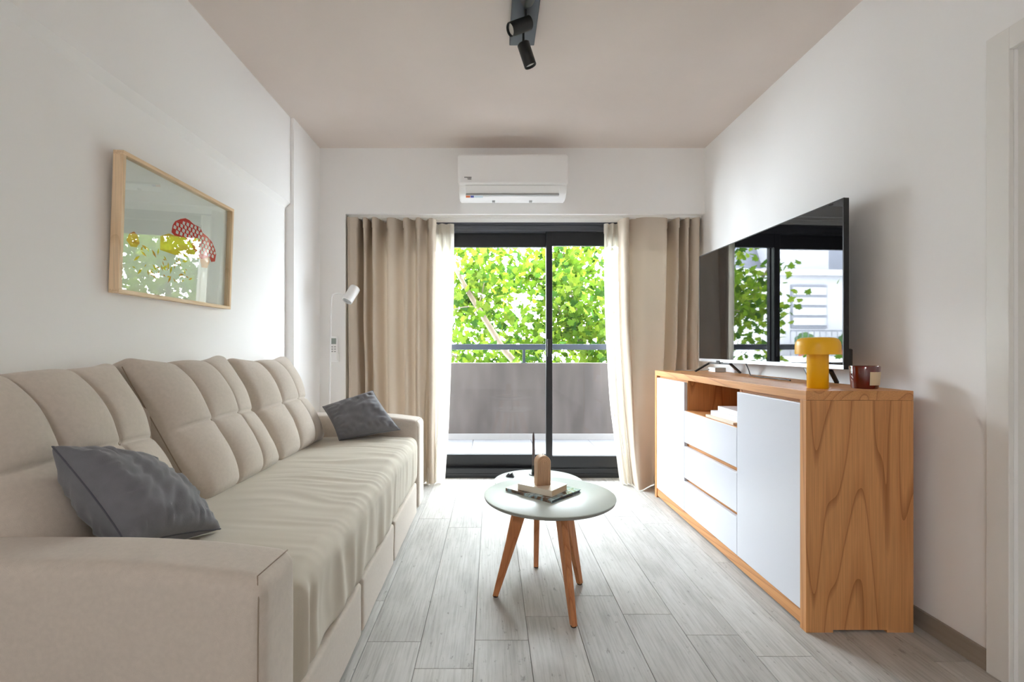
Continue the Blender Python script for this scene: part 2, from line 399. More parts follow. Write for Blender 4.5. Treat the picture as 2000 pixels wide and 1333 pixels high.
# ---------------------------------------------------------------- sliding balcony door
win = empty('window_1', (0.25, YD+0.06, 0), kind='structure')
FX0, FX1 = -1.073, XR
bm = B(FX0, FX1, YD, YD+0.13, 1.935, 2.006, bev=0.003); box(bm, FX0, FX1, YD-0.006, YD+0.02, 1.955, 1.968); box(bm, FX0, FX1, YD-0.006, YD+0.02, 1.985, 1.998)
obj('head_frame', bm, 'grey_alu', win)
bm = B(FX0, FX1, YD, YD+0.13, 0, 0.035, bev=0.002)
for yy in (0.004, 0.045, 0.09): box(bm, FX0, FX1, YD+yy, YD+yy+0.012, 0.035, 0.072)
obj('threshold_track', bm, 'black_alu', win)
bm = B(FX0, FX0+0.04, YD, YD+0.13, 0, 1.94); box(bm, FX1-0.04, FX1, YD, YD+0.13, 0, 1.94)
obj('side_frame', bm, 'black_alu', win)
def sash(x0, x1, y, m, lo):
    s = empty('sash', ((x0+x1)/2, y, 0.07)); put(s, win)
    obj('top_rail', B(x0, x1, y-0.017, y+0.017, 1.825, 1.945, bev=0.003), m, s)
    obj('bottom_rail', B(x0, x1, y-0.017, y+0.017, lo, 0.168, bev=0.003), m, s)
    for a, b in ((x0, x0+0.05), (x1-0.05, x1)): obj('stile', B(a, b, y-0.018, y+0.018, lo, 1.945, bev=0.003), m, s)
    obj('pane', B(x0+0.045, x1-0.045, y-0.003, y+0.003, 0.16, 1.83), 'door_glass', s)
    return s
sash(FX0+0.04, 0.485, YD+0.085, 'black_alu', 0.06)
s2 = sash(0.43, FX1-0.04, YD+0.035, 'black_alu', 0.06)
obj('latch', B(0.44, 0.462, YD+0.006, YD+0.017, 0.95, 1.09, bev=0.003), 'black_plastic', s2)
# curtain rails under the beam
for i, yy in enumerate((3.60, 3.70)):
    bm = B(XC+0.2, XR-0.01, yy-0.012, yy+0.012, 1.988, 2.006, bev=0.002); box(bm, XC+0.2, XR-0.01, yy-0.003, yy+0.003, 1.982, 1.99)
    struct('trim_%d' % (i+2), bm, 'trim_white')
# added fill light: glowing dome on the ceiling behind the camera, out of view
FILL = 58.0
def emit(name, col, st):
    m = bpy.data.materials.new(name); m.use_nodes = True; b = m.node_tree.nodes['Principled BSDF']
    b.inputs['Base Color'].default_value = col; b.inputs['Emission Color'].default_value = col; b.inputs['Emission Strength'].default_value = st; MATS[name] = m
emit('fill_glow', (0.95, 0.97, 1.0, 1), FILL)
cl = empty('added_fill_light', (-0.95, -2.3, H), 'round glowing dome added on the unseen rear ceiling as fill light', 'lamp')
CLM = Matrix.Translation((-0.95, -2.3, H))
t = bmesh.new(); lathe(t, [(0, 0), (0.235, 0), (0.235, -0.03), (0.225, -0.034), (0, -0.034)], CLM, 48); obj('base_ring', t, 'trim_white', cl, 40)
t = bmesh.new(); lathe(t, [(0, -0.0345), (0.222, -0.0345), (0.21, -0.06), (0.17, -0.088), (0.10, -0.108), (0, -0.115)], CLM, 48); obj('fill_dome', t, 'fill_glow', cl, True)

# ================================================================ sofa
sofa = empty('sofa', (-0.88, 2.05, 0), 'long beige upholstered sofa with tufted back cushions along the left wall', 'sofa')
FXS = -0.443
def arm(y0, y1, near):
    lo = (-1.30, y0, 0.02); hi = (FXS, y1, 0.60)
    def df(p):
        t = (p.x-lo[0])/(hi[0]-lo[0])
        if p.z > 0.3:
            drop = 0.032*max(0, (t-0.55)/0.45)**2.0 + 0.012*max(0, (0.2-t)/0.2)
            p.z -= drop*(p.z-0.3)/0.3
        mid = (y0+y1)/2
        if p.z > 0.42: p.y = mid+(p.y-mid)*(1-0.10*((p.z-0.42)/0.18)**2)
        p.y += 0.004*noise.noise(Vector((p.x*3, p.z*4, y0)))*(1 if p.z > 0.05 else 0)
        return p
    a = obj('arm', rbox(lo, hi, 0.035, (24, 6, 14), 5, df), 'sofa', sofa, True)
    e = 0.0098                                                  # welted seam up the front corner and mitred across the top
    pts = [df(Vector((FXS-e, y0+e, 0.04+0.515*k/20))) for k in range(21)]+[df(Vector((FXS-0.015, y0+0.015, 0.585)))]
    pts += [df(Vector((FXS-0.02+0.006*k/6, y0+0.025+(y1-y0-0.045)*k/6, 0.5965))) for k in range(7)]
    t = bmesh.new(); tube(t, pts, 0.0013, 6)
    obj('seam', t, 'seam_thread', a, True)
arm(0.925, 1.106, True); arm(2.967, 3.18, False)
obj('back_frame', rbox((-1.31, 1.09, 0.05), (-1.17, 2.98, 0.82), 0.03, (2, 12, 8), 3), 'sofa', sofa, True)
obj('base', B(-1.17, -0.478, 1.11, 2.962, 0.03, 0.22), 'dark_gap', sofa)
dz = (1.115, 1.69, 2.25, 2.935)
for a, b in zip(dz, dz[1:]):
    def df(p, a=a, b=b):
        p.x += 0.004*noise.noise(Vector((p.y*5, p.z*8, 1))); return p
    obj('drawer_front', rbox((-0.52, a+0.009, 0.018), (-0.452, b-0.009, 0.206), 0.012, (2, 20, 8), 3, df), 'sofa', sofa, True)
def seat_df(p):
    n = noise.noise
    ty = (p.y-1.10)/1.87
    if p.z > 0.44:                                              # top: creases running across the seat, strongest towards the far end and front
        f = max(0.0, min(1.0, (p.x+1.0)/0.35))*(0.35+0.65*min(1, max(0, (ty-0.2)/0.5)))
        wv = n(Vector((p.x*2.2+3, p.y*17+1.2*n(Vector((p.x*3, p.y*3, 0))), 0.3)))
        p.z += 0.007*f*(1-abs(wv)*2.2) + 0.006*n(Vector((p.x*4, p.y*4, 5)))
        p.z += 0.012*math.sin(math.pi*min(1, max(0, (p.x+1.17)/0.7)))
    if p.x > -0.56:                                             # front drop: vertical gathers
        g = min(1, (p.x+0.56)/0.08)*max(0, min(1, (0.47-p.z)/0.1))
        wv = n(Vector((p.y*15+0.8*n(Vector((p.y*4, p.z*6, 2))), p.z*2.2, 7)))
        p.x += g*(0.011*wv + 0.008*n(Vector((p.y*4, p.z*3, 1))))
        near = max(0, 1-abs(p.y-1.15)/0.12)
        p.x += -0.025*near*g*(1+math.sin(p.y*90))*0.5
    return p
obj('seat_mattress', rbox((-1.18, 1.108, 0.20), (-0.446, 2.965, 0.474), 0.055, (46, 190, 16), 6, seat_df), 'sofa_sheet', sofa, True)
def back_cushion(y0, y1, xb, zb, h, lean, th, seed, twist=0.0):
    W = y1-y0; yc = (y0+y1)/2; seams_u = (-W/6, W/6); sv = 0.005
    R = Matrix.Rotation(twist, 4, 'X')
    up = Vector((-math.sin(lean), 0, math.cos(lean))); nn = Vector((math.cos(lean), 0, math.sin(lean)))
    def hump(a): return max(0.0, 1-(2*a-1)**2)**0.5
    def place(u, v, n):
        return Vector((xb, yc, zb)) + up*v + nn*(n-th) + Vector((0, u, 0)) + Vector((0, 1, 0))*(twist*(v-h/2))
    def df(p):
        u, v, n = p.x, p.y, p.z
        fn = max(0, min(1, (n/th-0.35)/0.65))
        cu = [-W/2, seams_u[0], seams_u[1], W/2]; cv = [0, h*0.5+sv, h]
        iu = 0 if u < cu[1] else (1 if u < cu[2] else 2); iv = 0 if v < cv[1] else 1
        a = min(1, max(0, (u-cu[iu])/(cu[iu+1]-cu[iu]))); b = min(1, max(0, (v-cv[iv])/(cv[iv+1]-cv[iv])))
        outer = max(0, 1-abs(2*u/W)**2.6)*max(0, 1-abs(2*v/h-1)**4)
        if iu == 0: a = 0.35+0.65*a
        if iu == 2: a = 0.65*a
        if iv == 0: b = 0.25+0.75*b
        if iv == 1: b = 0.78*b
        bump = hump(a)*hump(b)
        g = sum(math.exp(-((u-s)/0.006)**2) for s in seams_u)
        gv = math.exp(-((v-cv[1])/0.006)**2)
        edge = max(0.0, 1-abs(2*u/W)**10)
        n2 = n + fn*(0.045*outer + 0.045*bump*outer**0.45 - 0.009*edge*min(1, g+gv))
        n2 += fn*0.004*noise.noise(Vector((u*9, v*9, seed)))
        if v > h*0.8: v += (0.006*hump(a) - 0.008*edge*g*fn + 0.024*abs(2*u/W)**4 + 0.006*noise.noise(Vector((u*6, n*9, seed+3))))*min(1, (v-h*0.8)/(h*0.15))
        u += 0.006*noise.noise(Vector((v*7, n*10, seed+1)))
        if v < h*0.25: n2 += 0.012*(1-v/(h*0.25))
        return place(u, v, n2)
    o = obj('back_cushion', rbox((-W/2, 0, 0), (W/2, h, th), 0.03, (84, 66, 7), 5, df), 'sofa', sofa, True)
    # stitched seam lines lying in the tufting grooves and the gusset piping
    t = bmesh.new()
    def path(f, m=40): return [df(Vector(f(k/m))) + nn*0.0005 for k in range(m+1)]
    for s in seams_u: tube(t, path(lambda q, s=s: (s, 0.03+(h-0.06)*q, th)), 0.0024, 5)
    tube(t, path(lambda q: (-W/2+0.03+(W-0.06)*q, h*0.5+sv, th)), 0.0024, 5)
    obj('tuft_seam', t, 'seam_thread', o, True)
    for sgn in (-1, 1):
        t = bmesh.new(); tube(t, [df(Vector((sgn*W/2, 0.03+(h-0.06)*k/24, th-0.032))) + Vector((0, sgn*0.0006, 0)) for k in range(25)], 0.002, 5)
        obj('gusset_seam', t, 'seam_thread', o, True)
back_cushion(1.06, 1.63, -1.035, 0.470, 0.530, 0.40, 0.12, 1.0, -0.10)
back_cushion(1.668, 2.245, -1.005, 0.478, 0.535, 0.40, 0.14, 9.0, -0.16)
back_cushion(2.285, 2.875, -1.005, 0.478, 0.520, 0.40, 0.14, 17.0, -0.08)
for yy in (0.97, 3.12): obj('foot', B(-0.53, -0.48, yy-0.02, yy+0.03, 0, 0.025), 'dark_gap', sofa)

def throw_pillow(name, tl, tr, br, bl, th, seed, label):
    tl, tr, br, bl = map(Vector, (tl, tr, br, bl)); nrm = ((tr-bl).cross(tl-br)).normalized()
    root = empty(name, (tl+tr+br+bl)/4, label, 'cushion', 'grey throw cushions')
    N = 44; front = {}; back = {}; bm = bmesh.new(); edge = []
    def P(u, v):                                                # sides pulled in between the pointed corners
        k = 0.06
        uu = u*(1-k*(1-v*v)*abs(u)**1.0); vv = v*(1-k*(1-u*u)*abs(v)**1.0)
        a, b = (uu+1)/2, (vv+1)/2
        return (bl*(1-a)+br*a)*(1-b)+(tl*(1-a)+tr*a)*b
    for i in range(N+1):
        for j in range(N+1):
            u, v = 2*i/N-1, 2*j/N-1
            u = math.sin(u*math.pi/2)*0.6+u*0.4; v = math.sin(v*math.pi/2)*0.6+v*0.4
            f = (max(0, 1-u**2)*max(0, 1-v**2))**0.42
            wr = noise.noise(Vector((u*2.2+seed, v*2.2, 0)))*0.5+noise.noise(Vector((u*3+v*2, (u-v)*6, seed)))*0.35
            rim = max(abs(u), abs(v)); tang = u if abs(v) > abs(u) else v
            pk = noise.noise(Vector((tang*9, rim*2, seed+4)))*max(0, (rim-0.55)/0.45)*(1-rim)*4
            dsp = th*f*(0.85+0.26*wr+0.5*pk)
            p = P(u, v)
            front[i, j] = bm.verts.new(p+nrm*dsp)
            if i in (0, N) or j in (0, N): back[i, j] = front[i, j]
            else:
                wr2 = noise.noise(Vector((u*2.5+seed+20, v*2.5, 3)))
                back[i, j] = bm.verts.new(p-nrm*th*f*(1.05+0.22*wr2+0.5*pk))
    for i in range(N):
        for j in range(N):
            bm.faces.new([front[a] for a in ((i, j), (i+1, j), (i+1, j+1), (i, j+1))])
            try: bm.faces.new([back[a] for a in ((i, j+1), (i+1, j+1), (i+1, j), (i, j))])
            except ValueError: pass
    loop = [(i, 0) for i in range(N)]+[(N, j) for j in range(N)]+[(i, N) for i in range(N, 0, -1)]+[(0, j) for j in range(N, -1, -1)]
    pts = [front[a].co.copy() for a in loop]
    obj('cover', bm, 'slate', root, True)
    t = bmesh.new(); tube(t, pts, 0.0022, 6); obj('piping', t, 'slate_seam', root, True)
throw_pillow('throw_cushion', (-1.045, 1.15, 0.785), (-1.00, 1.38, 0.70), (-0.785, 1.40, 0.495), (-0.85, 1.13, 0.555), 0.095, 2.0,
             'grey throw cushion slumped behind the near arm of the sofa')
throw_pillow('throw_cushion', (-1.00, 2.86, 0.672), (-0.725, 2.945, 0.760), (-0.54, 2.86, 0.535), (-0.87, 2.76, 0.492), 0.10, 5.0,
             'grey throw cushion leaning on the far arm of the sofa')

# ================================================================ framed picture
Y0, Y1, FH = 1.654, 2.365, 0.49
up = Vector((0.017, 0, FH)).normalized(); nr = Vector((up.z, 0, -up.x)); base = Vector((-1.312, Y0, 1.21))
M = Matrix(((0, up.x, nr.x, base.x), (1, up.y, nr.y, base.y), (0, up.z, nr.z, base.z), (0, 0, 0, 1)))   # (along, up, out)
pic = empty('framed_picture', base, 'framed mushroom print in a pale wooden frame above the sofa', 'picture')
FL = Y1-Y0; fw, fd = 0.014, 0.036
for a0, a1, b0, b1, mm in ((0, FL, 0, fw, 'ash_y'), (0, FL, FH-fw, FH, 'ash_y'), (0, fw, fw, FH-fw, 'ash_z'), (FL-fw, FL, fw, FH-fw, 'ash_z')):
    obj('frame_rail', box(bmesh.new(), a0, a1, b0, b1, 0, fd, bev=0.001, M=M), mm, pic)
prt = obj('print', box(bmesh.new(), fw, FL-fw, fw, FH-fw, 0.006, 0.010, M=M), 'paper', pic)
obj('glass', box(bmesh.new(), fw, FL-fw, fw, FH-fw, 0.024, 0.026, M=M), 'picture_glass', pic)
def flat(name, pts, lay, m):
    return extrude_poly(bmesh.new(), [M @ Vector((a, b, 0.010+0.0004*lay)) for a, b in pts], nr*-0.0004)
CAP = [(0.297, 0.278), (0.303, 0.308), (0.317, 0.328), (0.351, 0.346), (0.381, 0.357), (0.407, 0.356), (0.439, 0.346), (0.487, 0.344), (0.504, 0.325), (0.541, 0.316), (0.578, 0.3), (0.604, 0.272), (0.614, 0.25), (0.607, 0.215), (0.578, 0.208), (0.562, 0.228), (0.501, 0.208), (0.463, 0.22), (0.426, 0.258), (0.381, 0.276), (0.317, 0.269)]
YEL = [(0.234, 0.248), (0.281, 0.269), (0.321, 0.27), (0.381, 0.279), (0.421, 0.268), (0.463, 0.238), (0.492, 0.206), (0.403, 0.198), (0.338, 0.191), (0.289, 0.192), (0.234, 0.194)]
obj('yellow_shape', flat('y', YEL, 1, 0), 'yellow_print', prt)
obj('yellow_shape', flat('y', [(0.06, 0.193), (0.072, 0.219), (0.095, 0.232), (0.114, 0.222), (0.124, 0.196), (0.111, 0.178), (0.082, 0.175)], 1, 0), 'orange_print', prt)
obj('mushroom_stem', flat('s', [(0.501, 0.225), (0.559, 0.236), (0.565, 0.204), (0.547, 0.174), (0.506, 0.171), (0.494, 0.198)], 1, 0), 'peach_print', prt)
obj('mushroom_cap', flat('c', CAP, 2, 0), 'red_print', prt)
def inside(pt, poly):
    x, y = pt; c = False
    for (x1, y1), (x2, y2) in zip(poly, poly[1:]+poly[:1]):
        if (y1 > y) != (y2 > y) and x < (x2-x1)*(y-y1)/(y2-y1)+x1: c = not c
    return c
t = bmesh.new(); rr = random.Random(3)
for i in range(16):
    for j in range(12):
        cx = 0.29+i*0.027+(j % 2)*0.0135; cy_ = 0.17+j*0.0165
        q = [(cx+dx*0.0088*rr.uniform(0.8, 1.2), cy_+dy*0.0072*rr.uniform(0.8, 1.3)) for dx, dy in ((-1, -.8), (.7, -1), (1, .8), (-.7, 1))]
        if all(inside(p, CAP) for p in q): join(t, flat('w', q, 3, 0))
obj('cap_spots', t, 'white_print', prt)
t = bmesh.new()
for k in range(46):                                             # loose yellow and orange brush marks under the cap
    a = rr.uniform(0.10, 0.44); b = rr.uniform(0.085, 0.19); l = rr.uniform(0.006, 0.02); an = rr.uniform(0, 3.1)
    dx, dy = math.cos(an)*l, math.sin(an)*l
    join(t, flat('b', [(a-dx, b-dy), (a-dy*.3, b+dx*.3), (a+dx, b+dy), (a+dy*.3, b-dx*.3)], 1, 0), None, k % 2)
obj('brush_marks', t, ['yellow_print', 'orange_print'], prt)

# ================================================================ air conditioner
ac = empty('air_conditioner', (0.149, YB, 2.07), 'white wall-mounted air conditioner on the beam above the balcony door', 'air conditioner')
ax0, ax1 = -0.234, 0.532
def prof_solid(x0, x1, prof, taper=0.0):
    bm = bmesh.new(); a = [bm.verts.new((x0, y, z)) for y, z in prof]; b = [bm.verts.new((x1, y, z)) for y, z in prof]; n = len(prof)
    bm.faces.new(a); bm.faces.new(b[::-1])
    for k in range(n): bm.faces.new((a[k], b[k], b[(k+1) % n], a[(k+1) % n]))
    return bm
bm = prof_solid(ax0+0.006, ax1-0.006, [(YB, 2.362), (3.40, 2.362), (3.365, 2.345), (3.36, 2.20), (3.365, 2.145), (3.385, 2.105), (3.43, 2.078), (3.50, 2.07), (YB, 2.09)])
bmesh.ops.bevel(bm, geom=[e for e in bm.edges if abs(e.verts[0].co.x-e.verts[1].co.x) < 1e-6], offset=0.008, segments=3, affect='EDGES')
obj('body', bm, 'white_plastic', ac, 40)
bm = rbox((ax0, 3.345, 2.152), (ax1, 3.395, 2.368), 0.022, (4, 2, 4), 5)
obj('front_panel', bm, 'white_plastic', ac, True)
lv = Matrix.Translation((0, 3.355, 2.150)) @ Matrix.Rotation(0.45, 4, 'X')
obj('louver', box(bmesh.new(), ax0+0.055, ax1-0.06, -0.002, 0.006, -0.055, 0.0, bev=0.002, M=lv), 'white_plastic', ac)
obj('outlet_slot', B(ax0+0.055, ax1-0.06, 3.374, 3.40, 2.088, 2.097), 'remote_grey', ac)
t = bmesh.new()                                                 # small dark maker's mark, two short blurred lines
for k, x in enumerate((-0.187, -0.177, -0.167, -0.157, -0.147)): box(t, x, x+0.007, 3.3438, 3.3452, 2.195+(0.003 if k < 2 else 0), 2.205)
box(t, -0.165, -0.140, 3.3438, 3.3452, 2.187, 2.192)
obj('maker_mark', t, 'ink', ac)
sl = Matrix.Translation((0, 3.392, 2.088)) @ Matrix.Rotation(0.9, 4, 'X')
for x0, x1, mm in ((-0.180, -0.150, 'tag_orange'), (-0.148, -0.124, 'tag_blue'), (-0.122, -0.06, 'tag_pale')):
    obj('energy_sticker', box(bmesh.new(), x0, x1, -0.0025, 0.002, -0.013, 0.010, M=sl), mm, ac)
for x in (0.005, 0.27): obj('clip', B(x, x+0.02, 3.455, 3.475, 2.064, 2.078), 'remote_grey', ac)

# remote control in its wall holder
rm = empty('remote_control', (-1.149, YB, 0.92), 'white air conditioner remote in a wall holder beside the beige curtain', 'remote')
obj('holder', rbox((-1.182, YB-0.022, 0.915), (-1.118, YB, 0.985), 0.006, (2, 2, 2), 3), 'white_plastic', rm, True)
obj('body', rbox((-1.176, YB-0.034, 0.925), (-1.124, YB-0.012, 1.105), 0.007, (2, 2, 2), 3), 'white_plastic', rm, True)
obj('display', B(-1.168, -1.132, YB-0.0355, YB-0.033, 1.048, 1.09), 'screen_grey', rm)
for i in range(3):
    for j in range(2): obj('button', B(-1.166+j*0.02, -1.154+j*0.02, YB-0.037, YB-0.033, 0.99+i*0.017, 0.998+i*0.017, bev=0.001), 'remote_grey', rm)

# ================================================================ floor lamp behind the sofa
fl = empty('floor_lamp', (-1.145, 3.40, 0), 'slim white floor lamp with tilted cylinder head behind the sofa end', 'lamp')
t = bmesh.new(); lathe(t, [(0, 0), (0.10, 0), (0.10, 0.012), (0.095, 0.016), (0, 0.016)], Matrix.Translation((-1.145, 3.40, 0)))
obj('base', t, 'white_metal', fl, 40)
t = bmesh.new(); tube(t, [(-1.145, 3.40, 0.01), (-1.14, 3.40, 0.6)]+catmull([(-1.128, 3.40, 1.34), (-1.122, 3.40, 1.385), (-1.09, 3.40, 1.402), (-1.05, 3.40, 1.398), (-1.01, 3.40, 1.385)], 16), 0.0055)
obj('pole', t, 'white_metal', fl, True)
hd = Vector((-0.34, -0.45, -0.80)).normalized(); hp = Vector((-0.985, 3.39, 1.395))
t = bmesh.new(); lathe(t, [(0, -0.062), (0.034, -0.062), (0.037, -0.058), (0.037, 0.06), (0.034, 0.062), (0.032, 0.05), (0, 0.05)], align(hp, hd))
obj('lamp_head', t, 'white_metal', fl, 40)
t = bmesh.new(); lathe(t, [(0, 0.051), (0.031, 0.051), (0.031, 0.054), (0, 0.054)], align(hp, hd)); obj('lens', t, 'remote_grey', fl, 40)

# ================================================================ ceiling spotlight bar
sp = empty('ceiling_spotlight', (0.144, 1.98, H), 'black three-head spotlight bar mounted on the ceiling', 'spotlight')
obj('mounting_plate', B(0.085, 0.203, 1.66, 2.305, H-0.03, H, bev=0.003), 'plate_grey', sp)
def spot(x, y, drop, d, r=0.028, l=0.105, pivot=0.25):
    t = bmesh.new(); tube(t, [(x, y, H-0.028), (x, y, H-0.028-drop)], 0.0055); obj('stem', t, 'black_metal', sp, 40)
    p = Vector((x, y, H-0.028-drop)); d = Vector(d).normalized(); M_ = align(p-d*l*pivot, d)
    t = bmesh.new(); lathe(t, [(0, 0), (r-0.003, 0), (r, 0.003), (r, l-0.002), (r-0.002, l), (r-0.004, l-0.002), (r-0.004, l-0.014), (0, l-0.014)], M_)
    h = obj('spot_head', t, 'black_metal', sp, 40)
    t = bmesh.new(); lathe(t, [(0, l-0.0135), (r-0.005, l-0.0135), (r-0.005, l-0.011), (0, l-0.011)], M_); obj('lens', t, 'lens', h, 40)
spot(0.145, 2.20, 0.062, (0.34, 0.12, -0.93), pivot=0.05)
spot(0.146, 2.06, 0.062, (-0.82, -0.30, -0.50), pivot=0.2)
spot(0.146, 1.90, 0.062, (0.10, -0.93, -0.30), pivot=0.3)

# ================================================================ sideboard
SX0, SX1, SY0, SY1, SH, T = 1.126, 1.511, 1.73, 3.33, 0.866, 0.034
sb = empty('sideboard', (1.32, 2.53, 0), 'oak sideboard with white doors and drawers along the right wall', 'sideboard')
obj('top_board', B(SX0, SX1, SY0, SY1, SH-T, SH, bev=0.0015), 'oak_y', sb)
for a, b in ((SY0, SY0+T), (SY1-T, SY1)):
    bm = B(SX0, SX1, a, b, 0.009, SH-T-0.0005, bev=0.001)
    box(bm, SX0, SX0+0.097, a, b, 0, 0.0095); box(bm, SX1-0.095, SX1, a, b, 0, 0.0095)
    obj('side_panel', bm, 'oak_z', sb)
D1, D2 = 2.222, 2.828
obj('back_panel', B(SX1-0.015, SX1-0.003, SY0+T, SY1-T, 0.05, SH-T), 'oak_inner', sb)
for y in (D1, D2): obj('divider', B(SX0+0.02, SX1-0.015, y-0.009, y+0.009, 0.06, SH-T), 'oak_z', sb)
obj('bottom_rail', B(SX0+0.006, SX0+0.03, SY0+T, SY1-T, 0.012, 0.062, bev=0.001), 'oak_y', sb)
obj('bottom_board', B(SX0+0.02, SX1-0.015, SY0+T, SY1-T, 0.06, 0.078), 'oak_y', sb)
obj('top_rail', B(SX0+0.022, SX0+0.04, SY0+T, D1, SH-T-0.03, SH-T), 'oak_y', sb)
obj('top_rail', B(SX0+0.022, SX0+0.04, D2, SY1-T, SH-T-0.03, SH-T), 'oak_y', sb)
obj('shelf', B(SX0+0.004, SX1-0.015, D1+0.009, D2-0.009, 0.637, 0.655, bev=0.001), 'oak_y', sb)
for a, b in ((SY0+T+0.002, D1-0.0015), (D2+0.0015, SY1-T-0.002)):
    obj('door', B(SX0+0.002, SX0+0.021, a, b, 0.066, 0.818, bev=0.0015), 'lacquer', sb)
for i, (z0, z1) in enumerate(((0.469, 0.640), (0.262, 0.445), (0.066, 0.241))):
    d = obj('drawer', B(SX0+0.002, SX0+0.021, D1+0.0015, D2-0.0015, z0, z1 if i else 0.652, bev=0.0015), 'lacquer', sb)
for z0, z1 in ((0.43, 0.485), (0.225, 0.28)): obj('grip_rail', B(SX0+0.024, SX0+0.045, D1+0.009, D2-0.009, z0, z1), 'oak_y', sb)
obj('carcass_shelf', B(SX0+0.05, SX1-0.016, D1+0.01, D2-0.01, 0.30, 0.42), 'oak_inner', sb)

# books in the open shelf of the sideboard
def book(name, Mx, L, W_, Ht, cover, label, cat='book', group=None, pages='page_edge', thick=0.0022):
    """L along local x, W along local y; spine on the -y side"""
    r = empty(name, Mx @ Vector((0, 0, 0)), label, cat, group)
    bm = bmesh.new(); box(bm, -L/2, L/2, -W_/2, W_/2, Ht-thick, Ht, M=Mx); box(bm, -L/2, L/2, -W_/2, W_/2, 0, thick, M=Mx); box(bm, -L/2, L/2, -W_/2, -W_/2+thick, thick, Ht-thick, M=Mx)
    obj('cover', bm, cover, r)
    obj('pages', box(bmesh.new(), -L/2+0.003, L/2-0.003, -W_/2+thick, W_/2-0.003, thick, Ht-thick, M=Mx), pages, r)
    return r
def place(x, y, z, a): return Matrix.Translation((x, y, z)) @ Matrix.Rotation(a, 4, 'Z')
book('shelf_book', place(1.235, 2.415, 0.656, math.pi/2*3), 0.29, 0.20, 0.012, 'book_cream', 'thin cream booklet at the bottom of the sideboard shelf stack', 'book', 'books on the sideboard shelf')
book('shelf_book', place(1.245, 2.405, 0.6685, math.pi/2*3+0.03), 0.27, 0.18, 0.024, 'book_white', 'white book in the middle of the sideboard shelf stack', 'book', 'books on the sideboard shelf')
book('shelf_book', place(1.26, 2.39, 0.693, math.pi/2*3-0.04), 0.25, 0.17, 0.024, 'book_white', 'white book on top of the sideboard shelf stack', 'book', 'books on the sideboard shelf')

# ================================================================ television
TP0 = Vector((1.438, 1.972, 0.932)); TP1 = Vector((1.393, 3.24, 0.932)); ta = (TP1-TP0).normalized(); tn = Vector((-ta.y, ta.x, 0)); TL, TH = (TP1-TP0).length, 0.702
TM = Matrix(((ta.x, 0, tn.x, TP0.x), (ta.y, 0, tn.y, TP0.y), (0, 1, 0, TP0.z), (0, 0, 0, 1)))         # (along, up, towards room)
tv = empty('television', (1.41, 2.6, SH), 'large flat television on thin splayed feet on the sideboard', 'television')
bm = box(bmesh.new(), 0, TL, 0, TH, -0.022, -0.0015, bev=0.001, M=TM); box(bm, 0.30, TL-0.30, 0.02, 0.40, -0.055, -0.02, bev=0.012, M=TM); box(bm, 0.0, 0.25, 0.0, 0.085, -0.040, -0.02, bev=0.006, M=TM)
obj('housing', bm, 'black_plastic', tv)
obj('screen', box(bmesh.new(), 0.006, TL-0.006, 0.018, TH-0.005, -0.002, 0.0, M=TM), 'screen', tv)
bm = box(bmesh.new(), 0, 0.006, 0, TH, -0.004, 0.001, M=TM); box(bm, TL-0.006, TL, 0, TH, -0.004, 0.001, M=TM); box(bm, 0, TL, TH-0.005, TH, -0.004, 0.001, M=TM)
obj('bezel', bm, 'black_plastic', tv)
obj('bottom_trim', box(bmesh.new(), 0, TL, 0, 0.018, -0.004, 0.002, M=TM), 'silver', tv)
def bar(bm, a, b, wd, ht):
    a = Vector(a); b = Vector(b); d = (b-a); l = d.length; d.normalize(); s = d.cross(Vector((0, 0, 1)))
    s = s.normalized() if s.length > 1e-4 else Vector((1, 0, 0)); u = s.cross(d)
    Mx = Matrix(((d.x, s.x, u.x, a.x), (d.y, s.y, u.y, a.y), (d.z, s.z, u.z, a.z), (0, 0, 0, 1)))
    return box(bm, 0, l, -wd/2, wd/2, -ht/2, ht/2, bev=0.001, M=Mx)
def tvfoot(m0, m1, toe_front, toe_rear):
    bm = bmesh.new(); zt = 0.924; zf = SH+0.0045
    f0 = Vector((*m0, zt)); f1 = Vector((*m1, zt))
    bar(bm, f0, f1, 0.016, 0.009); bar(bm, f0, (*toe_front, zf), 0.016, 0.009); bar(bm, f1, (*toe_rear, zf), 0.016, 0.009)
    c = (f0+f1)/2; box(bm, c.x-0.012, c.x+0.012, c.y-0.02, c.y+0.02, zt, 0.942)
    obj('foot', bm, 'black_plastic', tv)
tvfoot((1.400, 3.105), (1.420, 2.87), (1.304, 3.093), (1.490, 2.895)); tvfoot((1.425, 2.19), (1.435, 2.045), (1.285, 1.925), (1.483, 2.075))
# bits behind the set: white adapter and the black lead
ad = empty('power_adapter', (1.45, 3.12, SH), 'small white adapter box with cable behind the television', 'adapter')
obj('case', B(1.42, 1.49, 3.07, 3.17, SH, SH+0.028, bev=0.004), 'white_plastic', ad)
t = bmesh.new(); tube(t, catmull([(1.42, 3.15, SH+0.014), (1.38, 3.19, SH+0.006), (1.33, 3.2, SH+0.004), (1.28, 3.24, SH+0.004), (1.22, 3.22, SH+0.004)], 24), 0.003, 8); obj('cable', t, 'remote_grey', ad, True)
t = bmesh.new(); tube(t, catmull([(1.44, 2.74, 0.935), (1.435, 2.70, 0.90), (1.425, 2.66, SH+0.004), (1.41, 2.60, SH+0.003), (1.39, 2.52, SH+0.003), (1.40, 2.46, SH+0.003), (1.395, 2.38, SH+0.003), (1.40, 2.30, SH+0.003), (1.385, 2.24, SH+0.003)], 60), 0.0032, 8)
obj('power_lead', t, 'black_plastic', None, True, label='thin black lead snaking over the sideboard under the television', cat='cable')

